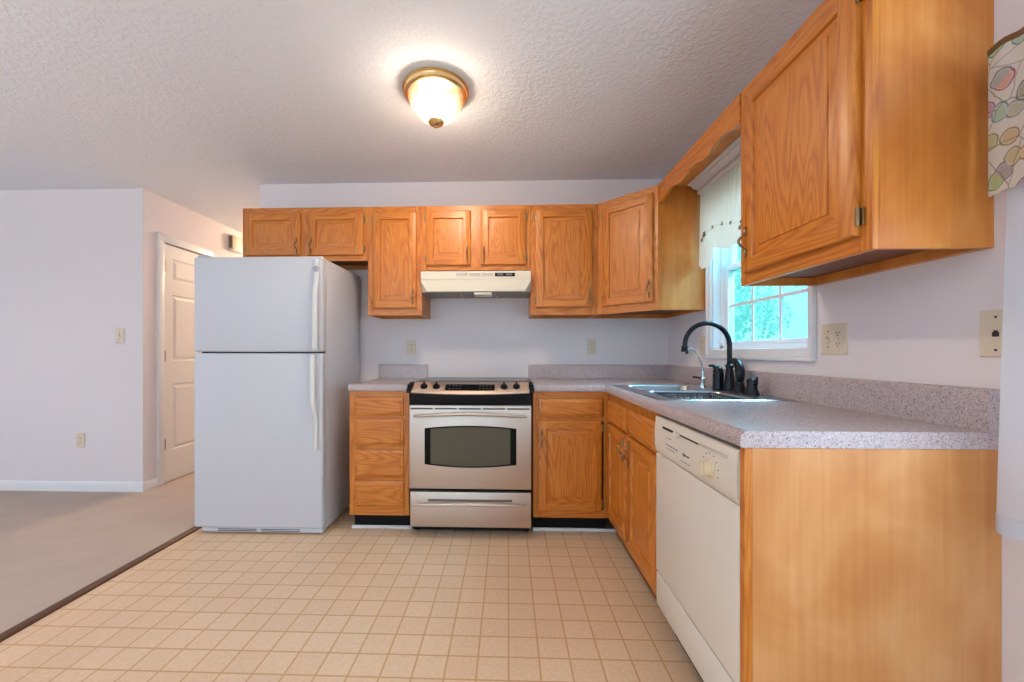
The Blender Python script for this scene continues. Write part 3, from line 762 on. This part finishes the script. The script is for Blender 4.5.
# ------------------------------------------------------------------ range hood
c = thing('range_hood', 'cream metal range hood under the short oak cabinet above the stove', 'range hood', (-1.466, -.18, 1.575))
X0, X1, YH, Z0, Z1, ZC, cc, yc = -1.851, -1.081, -.352, 1.578, 1.7195, 1.652, .042, -.300
mb = MB()
F = [(X0, YH, Z1), (X1, YH, Z1), (X1, YH, ZC), (X1 - cc, YH, Z0), (X0 + cc, YH, Z0), (X0, YH, ZC)]
mb.poly(F)
for X, s in ((X0, 1), (X1, -1)):
    mb.poly([(X, YH, Z1), (X, YH, ZC), (X, yc, Z0), (X, -.001, Z0), (X, -.001, Z1)])
    mb.poly([(X, YH, ZC), (X + s * cc, YH, Z0), (X, yc, Z0)])
mb.poly([(X0, YH, Z1), (X1, YH, Z1), (X1, -.001, Z1), (X0, -.001, Z1)]); mb.poly([(X0, -.001, Z0), (X1, -.001, Z0), (X1, -.001, Z1), (X0, -.001, Z1)])
obj('shell', mb, HOODM, c, world=True, ang=0)
mb = MB().poly([(X0, yc, Z0), (X0 + cc, YH, Z0), (X1 - cc, YH, Z0), (X1, yc, Z0), (X1, -.001, Z0), (X0, -.001, Z0)])
mb.box(X0 + .02, X1 - .02, YH + .012, YH + .02, Z0 - .004, Z0)
obj('underside', mb, HOODU, c, world=True)
obj('fascia_bead', MB().box(X0 + .001, X1 - .001, YH - .003, YH - .0002, 1.663, 1.669), HOODM, c, world=True)
for k in range(3):
    a = -1.602 + .0905 * k
    mb = MB().box(a, a + .081, YH - .0016, YH - .0002, 1.684, 1.706)
    v = obj('vent_grille', mb, GREYPL, c, world=True)
a = -1.602 + .0905 * 3
sp = obj('switch_panel', MB().box(a, a + .140, YH - .002, YH - .0002, 1.681, 1.706), BLACK, c, world=True)
for k in range(2): obj('rocker_switch', MB().box(a + .015 + .062 * k, a + .058 + .062 * k, YH - .006, YH - .0021, 1.688, 1.700, 0, .001), plain('grey_switch', srgb(120, 116, 116), .4), sp, world=True)
obj('light_lens', MB().box(-1.478, -1.352, -.345, -.22, 1.556, 1.5735, 0, .004), LEDM, c, world=True)
for x in (-1.575, -1.335):
    obj('filter_bracket', MB().tube([(x, -.34, 1.574), (x + .006, -.31, 1.560), (x + .012, -.2, 1.553), (x + .016, -.10, 1.560), (x + .016, -.09, 1.576)], .004, 8), GREYPL, c, world=True)

# ------------------------------------------------------------------ refrigerator
c = thing('refrigerator', 'white top-freezer refrigerator at the left end of the kitchen run', 'refrigerator', (-2.81, -.34, 0))
FX0, FX1 = -3.232, -2.402; yd = -.663; yc = -.600
obj('case', MB().box(FX0 + .004, FX1 - .002, yc, -.030, .022, 1.748, 0, .006), FRIDGE, c, world=True)
obj('gasket', MB().box(FX0 + .012, FX1 - .012, yc - .008, yc - .0003, .06, 1.742), SEAM, c, world=True)
def fdoor(name, z0, z1):
    mb = MB().box(FX0, FX1, yd, yc - .009, z0, z1, 0, .014, 4)
    return obj(name, mb, FRIDGE, c, world=True)
fz = fdoor('freezer_door', 1.1535, 1.756); fd = fdoor('fridge_door', .042, 1.1455)
def fhandle(parent, segs, half=.011):
    mb = MB(); loops = []
    for x, y, z, hw, hd in segs:
        loops.append([(x + a * hw, y + b * hd, z) for a, b in ((-1, -.6), (-.6, -1), (.6, -1), (1, -.6), (1, .6), (.6, 1), (-.6, 1), (-1, .6))])
    mb.loft(loops); return obj('handle', mb, FRHAND, parent, world=True)
hx = -2.434
fh = fhandle(fz, [(hx, yd - .0065, 1.735, .012, .006), (hx, yd - .0075, 1.70, .014, .007), (hx, yd - .0085, 1.62, .013, .008), (hx, yd - .014, 1.585, .013, .009), (hx, yd - .028, 1.545, .014, .010), (hx, yd - .032, 1.50, .014, .010), (hx, yd - .032, 1.20, .014, .010), (hx, yd - .030, 1.168, .014, .010), (hx, yd - .012, 1.160, .014, .0115)])
mb = MB()
for k in range(6):
    a = k * PI / 3; mb.lathe([(.008, 0), (.008, .003), (.004, .005), (.001, .0055)], (hx + .010 * math.cos(a), yd - .0165, 1.672 + .012 * math.sin(a)), 10, axis=(0, -1, 0))
mb.lathe([(.006, 0), (.006, .006), (.001, .008)], (hx, yd - .0165, 1.672), 10, axis=(0, -1, 0))
obj('emblem', mb, plain('clear_grey_plastic', srgb(168, 166, 172), .15), fh, world=True)
hx2 = -2.446
fhandle(fd, [(hx2, yd - .012, 1.138, .014, .0115), (hx2, yd - .032, 1.130, .014, .011), (hx2, yd - .035, 1.10, .014, .011), (hx2, yd - .035, .86, .014, .011), (hx2 + .003, yd - .030, .80, .013, .010), (hx2 + .006, yd - .016, .765, .012, .009), (hx2 + .006, yd - .0085, .74, .012, .008), (hx2 + .006, yd - .0075, .56, .012, .007), (hx2 + .006, yd - .0065, .545, .010, .006)])
gr = obj('base_grille', MB().box(FX0 + .045, FX1 - .006, yd + .014, yc + .01, .010, .0395, 0, .004), FRIDGE, c, world=True)
mb = MB()
for a, b in ((FX0 + .15, FX0 + .40), (FX0 + .43, FX0 + .68)):
    mb.box(a, b, yd + .0132, yd + .016, .017, .022).box(a, b, yd + .0132, yd + .016, .027, .032)
obj('grille_slots', mb, SEAM, gr, world=True)
for x in (FX0 + .06, FX1 - .06):
    for y in (-.56, -.08): obj('roller', MB().lathe([(.011, -.012), (.011, .012)], (x, y, .0115), 14, axis=(1, 0, 0)), BLACK, c, world=True)
obj('hinge_cover', MB().box(FX0 + .02, FX0 + .10, -.655, -.54, 1.7565, 1.768, 0, .004), FRIDGE, c, world=True)

# ------------------------------------------------------------------ dishwasher
c = thing('dishwasher', 'bisque built-in dishwasher under the counter next to the end panel', 'dishwasher', (-.33, -1.745, 0))
DY0, DY1, XD = -1.460, -2.031, -.636
obj('tub', MB().box(-.606, -.05, DY1 + .004, DY0 - .004, .10, .890), plain('dark_tub_side', srgb(70, 66, 62), .6), c, world=True)
mb = MB(); loops = []
for y in (DY0, DY1):
    loops.append([(-.607, y, .748), (XD + .004, y, .748), (XD, y, .753), (XD - .004, y, .775), (XD - .004, y, .850), (XD - .002, y, .872), (XD, y, .888), (XD + .005, y, .893), (-.607, y, .893)])
mb.loft(loops); cpn = obj('control_panel', mb, BISQ, c, world=True)
obj('door', MB().box(XD, -.607, DY1, DY0, .268, .745, 0, .006, 3), BISQ, c, world=True)
obj('lower_panel', MB().box(XD + .001, -.607, DY1, DY0, .130, .262, 0, .005), BISQ, c, world=True)
obj('toe_kick', MB().box(-.560, -.545, DY1 + .002, DY0 - .002, .001, .12), BLKMAT, c, world=True)
xp = XD - .0045
obj('latch_slot', MB().box(xp - .0008, xp + .004, -1.655, -1.542, .856, .864), DKSLOT, cpn, world=True)
obj('latch_slot', MB().box(xp - .0006, xp + .004, -1.825, -1.695, .858, .863), DKSLOT, cpn, world=True)
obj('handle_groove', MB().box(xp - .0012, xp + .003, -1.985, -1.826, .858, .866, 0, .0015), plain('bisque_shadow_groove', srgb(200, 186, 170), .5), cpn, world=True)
obj('latch', MB().box(xp - .012, xp + .002, -1.693, -1.657, .852, .868, 0, .004), BISQ, cpn, world=True)
kb = Vector((xp + .001, -1.895, .804))
mb = MB().lathe([(.029, 0), (.029, .003), (.022, .006), (.020, .018), (.018, .021), (.001, .022)], kb, 24, axis=(-1, 0, 0))
mb.box(xp - .030, xp - .018, -1.8995, -1.8905, .783, .825, 0, .003)
obj('cycle_knob', mb, BISQK, cpn, world=True)
def mark(y0, y1, z0, z1, m=PRINT): obj('printed_mark', MB().box(xp - .0005, xp + .002, y0, y1, z0, z1), m, cpn, world=True)
for k in range(9):   # dial ticks
    a = math.radians(-20 + k * 27); y = -1.895 + .046 * math.cos(a); z = .804 + .046 * math.sin(a); mark(y - .003, y + .003, z - .0014, z + .0014)
for y, z, l in ((-1.60, .828, .04), (-1.62, .790, .07), (-1.735, .776, .07)): mark(y - l / 2, y + l / 2, z - .0009, z + .0009)
for k in range(5): mark(-1.572 - k * .022 - .012, -1.572 - k * .022, .800, .8045)
mb = MB().lathe([(.007, 0), (.007, .0008)], (xp + .001, -1.722, .800), 16, axis=(-1, 0, 0))
mb.box(xp - .0006, xp + .002, -1.760, -1.7295, .798, .8025)
obj('logo', mb, plain('dark_print', srgb(74, 68, 66), .5), cpn, world=True)

# ------------------------------------------------------------------ ceiling lamp
c = thing('ceiling_light', 'brass flush-mount ceiling light with lit textured glass shade', 'ceiling lamp', (-1.608, -1.08, H))
obj('canopy', MB().lathe([(.10, -.0003), (.160, -.0003), (.168, -.006), (.168, -.012), (.158, -.016), (.156, -.022), (.161, -.027), (.159, -.034), (.146, -.040), (.138, -.040), (.136, -.036), (.10, -.030)], (0, 0, 0), 48), BRASS, c)
prof = [(.141, -.039), (.138, -.056), (.131, -.078), (.120, -.100), (.104, -.121), (.084, -.139), (.062, -.153), (.044, -.160), (.036, -.163)]
mb = MB(); n = 96
mb.loft([[((r * (1 + .018 * math.cos(24 * 2 * PI * j / n))) * math.cos(2 * PI * j / n), (r * (1 + .018 * math.cos(24 * 2 * PI * j / n))) * math.sin(2 * PI * j / n), z) for j in range(n)] for r, z in prof], cap0=False, cap1=False)
obj('glass_shade', mb, LAMPGL, c)
obj('finial', MB().lathe([(.040, -.160), (.043, -.166), (.040, -.174), (.030, -.182), (.016, -.188), (.008, -.190), (.007, -.196), (.001, -.198)], (0, 0, 0), 24), BRASS, c)
for s in (-1, 1):
    b = obj('bulb', MB().lathe([(.010, -.0), (.014, .010), (.026, .030), (.029, .046), (.022, .064), (.001, .070)], (s * .018, 0, -.085), 16, axis=(s * 1, .2, -.25)), BULB, c)
lp = light('kitchen_lamp_light', 'POINT', (-1.608, -1.08, H - .135), (0, 0, 0), 14, (1, .89, .77), shadow_soft_size=.06)
light('kitchen_lamp_downlight', 'SPOT', (-1.608, -1.08, H - .05), (0, 0, 0), 64, (1, .83, .64), shadow_soft_size=.06, spot_size=math.radians(172), spot_blend=.6)
c = thing('ceiling_light', 'small round lamp on the hall ceiling behind the partition', 'ceiling lamp', (-3.70, 2.1, H))
obj('canopy', MB().lathe([(.05, -.0003), (.13, -.0003), (.135, -.02), (.12, -.025)], (0, 0, 0), 32), BRASS, c)
obj('glass_shade', MB().lathe([(.118, -.0255), (.112, -.05), (.08, -.075), (.03, -.085), (.001, -.086)], (0, 0, 0), 32), emit('lit_opal_glass', (1, .82, .55), 5), c)
light('hall_lamp_light', 'POINT', (-3.70, 2.1, H - .14), (0, 0, 0), 64, (1, .80, .54), shadow_soft_size=.08)

# added torchiere, out of view behind the camera, put there as ceiling fill
c = thing('added_fill_lamp', 'added brass torchiere out of view, holding the ceiling fill light', 'floor lamp', (-4.9, -4.2, .007))
obj('base', MB().lathe([(.15, 0), (.15, .012), (.11, .022), (.02, .032), (.012, .05)], (0, 0, 0), 32), BRASS, c)
obj('pole', MB().tube([(0, 0, .04), (0, 0, 1.28)], .011, 12), BRASS, c)
obj('bowl', MB().lathe([(.02, 1.265), (.07, 1.272), (.13, 1.295), (.175, 1.335), (.178, 1.335), (.132, 1.290), (.07, 1.266), (.02, 1.258)], (0, 0, 0), 32), TRIM, c)
light('ceiling_fill_light', 'SPOT', (-4.9, -4.2, 1.36), (PI, 0, 0), 250, (.95, .945, .98), shadow_soft_size=.10, spot_size=math.radians(168), spot_blend=.4)

# ------------------------------------------------------------------ window top and curtains
c = thing('window_cornice', 'white moulded cornice board over the sink window curtain', 'cornice', (-.05, -1.04, 2.13))
obj('moulding', MB().prism([(-.0005, 2.120), (-.066, 2.120), (-.072, 2.123), (-.078, 2.134), (-.078, 2.140), (-.070, 2.141), (-.070, 2.147), (-.086, 2.150), (-.104, 2.158), (-.114, 2.168), (-.114, 2.173), (-.130, 2.174), (-.136, 2.178), (-.136, 2.1825), (-.0005, 2.1825)], 'y', -1.462, -.632), TRIM, c, world=True)
def drape(name, label, cat, y0, y1, ztop, zbot, xf, mat, ny=90, nz=26, thick=.0012):
    mb = MB(); rows = []
    for i in range(ny + 1):
        y = y0 + (y1 - y0) * i / ny; zb = zbot(y); zt = ztop(y) if callable(ztop) else ztop
        rows.append([(xf(y, j / nz), y, zt + (zb - zt) * j / nz) for j in range(nz + 1)])
    mb.loft(rows, closed=False, cap0=False, cap1=False)
    back = [[(p[0] + thick, p[1], p[2]) for p in r] for r in rows]
    mb.loft(back, closed=False, cap0=False, cap1=False)
    for i in range(ny):
        mb.poly([rows[i][-1], rows[i + 1][-1], back[i + 1][-1], back[i][-1]])
    o = thing(name, label, cat, (xf(y0, 0), (y0 + y1) / 2, zbot((y0 + y1) / 2)))
    return o, obj('cloth', mb, mat, o, world=True, ang=80)
def vbot(y):
    t = (-.635 - y)
    d = min(t, .82 - t)      # distance from the nearer end
    if d < .13: return 1.648 + .035 * max(0, (.06 - d) / .06)
    if d < .19:
        k = (d - .13) / .06; return 1.648 + .094 * (3 * k * k - 2 * k ** 3)
    return 1.742 - .045 * (0.5 - .5 * math.cos(2 * PI * (d - .19) / .30))
rng = random.Random(3); ph = [rng.uniform(0, 6.28) for _ in range(4)]
def vx(y, t): return -.062 - .014 * t + (.002 + .005 * t) * math.sin(y * 48 + ph[0]) + .002 * math.sin(y * 150 + ph[1]) + .0012 * math.sin(y * 310 + ph[2])
co, cl = drape('window_valance', 'cream cotton window valance with embroidered flowers and scalloped hem over the sink', 'curtain', -.640, -1.448, 2.121, vbot, vx, CREAM, 240, 20)
obj('curtain_rod', MB().tube([(-.052, -.638, 2.104), (-.052, -1.45, 2.104)], .005, 8), TRIM, co, world=True)
# embroidery: stitched line and small flowers
mb = MB()
def zline(y): return 1.835 + .028 * math.cos((y + .80) * 2 * PI / .62)
ypts = [-.66 - .78 * i / 120 for i in range(121)]
for i in range(0, 120, 2):
    a, b = ypts[i], ypts[i + 1]
    f = lambda y: (vx(y, (2.121 - zline(y)) / (2.121 - vbot(y))) - .0016, y, zline(y))
    mb.tube([f(a), f(b)], .0012, 5)
THR = [plain('plum_thread', srgb(104, 70, 84), .8), plain('gold_thread', srgb(160, 128, 80), .8), plain('sage_thread', srgb(104, 108, 84), .8)]
def flower(y, z, r, n=5):
    fl = MB(); x = vx(y, (2.121 - z) / (2.121 - vbot(y))) - .0035
    fl.lathe([(.0005, -.0004), (r * .5, -.0002), (r * .45, .001), (.0005, .0015)], (x, y, z), 10, 1, axis=(-1, 0, 0))
    for k in range(n):
        a = 2 * PI * k / n + y * 9; yy, zz = y + r * .95 * math.cos(a), z + r * .95 * math.sin(a)
        fl.lathe([(r * .58, 0), (r * .5, .001), (.0005, .0015)], (x, yy, zz), 8, k % 3, axis=(-1, 0, 0))
    obj('embroidered_flower', fl, THR, co, world=True)
for y in (-.72, -1.10, -1.36):
    flower(y, zline(y) - .006, .014); flower(y + .020, zline(y) - .032, .009)
for y in (-.80, -.90, -1.00, -1.22, -1.30): flower(y, zline(y) + .004, .008, 4)
obj('stitching', mb, plain('tan_thread', srgb(190, 178, 150), .8), co, world=True)
# printed valance and sheer on the side window
def pvb(y): return 1.532 - .004 * math.cos((y + 2.08) * 20)
def pvx(y, t): return -.064 - .010 * (1 - math.cos((y + 2.078) * 38)) * (.4 + .6 * t) + .003 * math.sin((y + 2.078) * 77)
def pvt(y): return 1.885 - .003 * math.sin(y * 90)
co, cl = drape('print_valance', 'colourful kitchen-print cotton valance at the top right edge', 'curtain', -2.078, -4.02, pvt, pvb, pvx, PRINTC, 160, 12)
obj('top_binding', MB().loft([[(pvx(y, 0) - .002, y, pvt(y) - .010), (pvx(y, 0) - .002, y, pvt(y) + .004), (pvx(y, 0) + .003, y, pvt(y) + .004), (pvx(y, 0) + .003, y, pvt(y) - .010)] for y in [-2.078 - 1.942 * i / 160 for i in range(161)]]), plain('brown_binding_tape', srgb(120, 84, 48), .8), co, world=True)
obj('curtain_rod', MB().tube([(-.002, -2.10, 1.87), (-.05, -2.10, 1.87), (-.062, -2.115, 1.87), (-.062, -3.99, 1.87), (-.05, -4.0, 1.87), (-.002, -4.0, 1.87)], .006, 8), TRIM, co, world=True)
def shx(y, t):
    return -.042 - .030 * t + (.003 + .009 * t) * math.sin((y + 2.1) * 46) + .003 * math.sin((y + 2.1) * 101)
def shb(y): return .722
mb = MB(); rows = []; ny, nz = 120, 30
for i in range(ny + 1):
    s = i / ny; r = []
    for j in range(nz + 1):
        t = j / nz; ya = -2.110 + .012 * t; y = ya + (-3.98 - ya) * s
        r.append((shx(y, t), y, 1.86 + (.722 - 1.86) * t))
    rows.append(r)
mb.loft(rows, closed=False, cap0=False, cap1=False)
co = thing('sheer_curtain', 'white sheer curtain hanging below the printed valance at the right edge', 'curtain', (-.06, -3.0, .722))
obj('cloth', mb, SHEER, co, world=True, ang=80)
obj('hem', MB().loft([[(shx(y, 1) - .001, y, .722), (shx(y, 1) - .001, y, .765), (shx(y, 1) + .0012, y, .765), (shx(y, 1) + .0012, y, .722)] for y in [-2.098 - 1.88 * i / 120 for i in range(121)]]), SHEER, co, world=True, ang=80)
obj('curtain_rod', MB().tube([(-.002, -2.11, 1.862), (-.036, -2.11, 1.862), (-.042, -2.12, 1.862), (-.042, -3.97, 1.862), (-.002, -3.98, 1.862)], .004, 8), TRIM, co, world=True)

# ------------------------------------------------------------------ plates on the walls
def plate(name, label, cat, loc, rz, gangs):
    """front faces local -y; gangs: list of (dx, kind)"""
    c = thing(name, label, cat, loc, rz)
    n = len(gangs); hw = .036 + .023 * (n - 1); mb = MB()
    mb.loft([[(x * a, y, z * b) for x, z in ((-1, -1), (1, -1), (1, 1), (-1, 1))] for a, b, y in ((hw, .060, -.0004), (hw, .060, -.003), (hw - .003, .057, -.0055))])
    obj('cover_plate', mb, ALMOND, c)
    for dx, kind in gangs:
        screws = (0,) if kind == 'duplex' else (.030, -.030) if kind == 'switch' else (.042, -.042)
        if kind == 'duplex':
            for z in (.020, -.020):
                r = obj('receptacle', MB().loft([rrect(dx, 0, .0165, .0145, .009, 0, 4), rrect(dx, 0, .0160, .0140, .009, .001, 4)]), ALMOND, c)
                for v in r.data.vertices: v.co = (v.co.x, -.0056 - v.co.z * 1.6, v.co.y + z)
                m2 = MB().box(dx - .0075, dx - .0050, -.0078, -.0070, z - .001, z + .008).box(dx + .005, dx + .0075, -.0078, -.0070, z - .001, z + .007)
                m2.lathe([(.0026, 0), (.0026, .0009)], (dx, -.0069, z - .007), 10, axis=(0, -1, 0))
                obj('slots', m2, DKSLOT, r)
        elif kind == 'switch':
            obj('toggle', MB().box(dx - .005, dx + .005, -.007, -.0056, -.013, .013).loft([[(dx - .0035, -.007, .000), (dx + .0035, -.007, .000), (dx + .0035, -.007, .009), (dx - .0035, -.007, .009)], [(dx - .003, -.016, .007), (dx + .003, -.016, .007), (dx + .003, -.016, .012), (dx - .003, -.016, .012)]]), ALMOND, c)
            obj('toggle_slot', MB().box(dx - .006, dx + .006, -.0061, -.0056, -.014, -.001), DKSLOT, c)
        elif kind == 'phone':
            obj('jack', MB().box(dx - .007, dx + .007, -.0066, -.0056, -.008, .004).box(dx - .004, dx + .004, -.0066, -.0056, .004, .008), DKSLOT, c)
        for z in screws: obj('screw', MB().lathe([(.0032, 0), (.0028, .001), (.0005, .0014)], (dx, -.0056, z), 10, axis=(0, -1, 0)), DKSLOT if kind != 'duplex' else plain('almond_screw', srgb(170, 150, 120), .4, .3), c)
    return c
G = None
plate('power_outlet', 'almond duplex outlet on back wall above the short countertop left of stove', 'outlet', (-2.005, 0, 1.190), 0, [(0, 'duplex')])
plate('power_outlet', 'almond duplex outlet on back wall above the counter right of stove', 'outlet', (-.587, 0, 1.198), 0, [(0, 'duplex')])
plate('power_outlet', 'almond outlet on right wall near the corner, partly behind the faucet spout', 'outlet', (0, -.553, 1.197), -PI / 2, [(0, 'duplex')])
plate('switch_outlet_plate', 'wide almond two-gang plate with switch and outlet right of the sink window', 'wall plate', (0, -1.550, 1.200), -PI / 2, [(-.023, 'switch'), (.023, 'duplex')])
plate('phone_jack', 'almond phone jack plate on right wall beside the sheer curtain', 'phone jack', (0, -2.044, 1.197), -PI / 2, [(0, 'phone')])
plate('light_switch', 'almond light switch on the far left wall near the hall corner', 'light switch', (-4.432, .04, 1.290), 0, [(0, 'switch')])
plate('power_outlet', 'almond duplex outlet low on the far left wall below the light switch', 'outlet', (-4.770, .04, .425), 0, [(0, 'duplex')])
c = thing('door_chime', 'small beige door chime box high on the hall wall near ceiling', 'door chime', (-4.24, 1.085, 2.26))
obj('box', MB().box(-4.239, -4.190, 1.02, 1.17, 2.262, 2.415, 0, .004), CHIMEM, c, world=True)
obj('side_grille', MB().box(-4.232, -4.198, 1.0185, 1.0198, 2.275, 2.402), plain('chime_grille_brown', srgb(110, 92, 70), .6), c, world=True)
obj('base_ledge', MB().box(-4.239, -4.165, 1.01, 1.20, 2.250, 2.2615, 0, .003), TRIM, c, world=True)

# ------------------------------------------------------------------ outside the sink window
struct('ground', MB().box(.3, 40, -25, 40, -.65, -.6), LAWN)
def tree(name, label, x, y, hgt, rad, seed, n=2600):
    rg = random.Random(seed); c = thing(name, label, 'tree', (x, y, -.6), 0, 'trees in the yard beyond the window')
    obj('trunk', MB().tube([(0, 0, 0), (.05, .02, hgt * .3), (-.03, .05, hgt * .6), (0, 0, hgt * .9)], [.20, .15, .10, .03], 10), BARK, c)
    mb = MB(); cs = [(rg.uniform(-.6, .6) * rad, rg.uniform(-.6, .6) * rad, hgt * (.30 + .6 * rg.random()), rad * rg.uniform(.35, .6)) for _ in range(12)]
    for _ in range(n):
        cx, cy, cz, r = rg.choice(cs); d = Vector((rg.gauss(0, 1), rg.gauss(0, 1), rg.gauss(0, 1))).normalized() * r * rg.random() ** .4
        p = Vector((cx, cy, cz)) + d; s = rg.uniform(.06, .13)
        u = Vector((rg.gauss(0, 1), rg.gauss(0, 1), rg.gauss(0, 1))).normalized(); v = u.orthogonal().normalized(); w2_ = u.cross(v)
        mb.poly([p - v * s, p - w2_ * s * .5 , p + v * s, p + w2_ * s * .5])
    obj('foliage', mb, LEAF, c)
for k, (x, y, hh, r) in enumerate([(7.0, 6.3, 6.5, 1.7), (4.5, 8.3, 6.5, 1.6), (6.6, 13.0, 8.0, 2.0), (11.8, 11.4, 9.0, 2.3), (10.0, 17.0, 9.5, 2.5)]):
    tree('leafy_tree', 'green leafy tree in the yard seen through the sink window', x, y, hh, r, 11 + k)
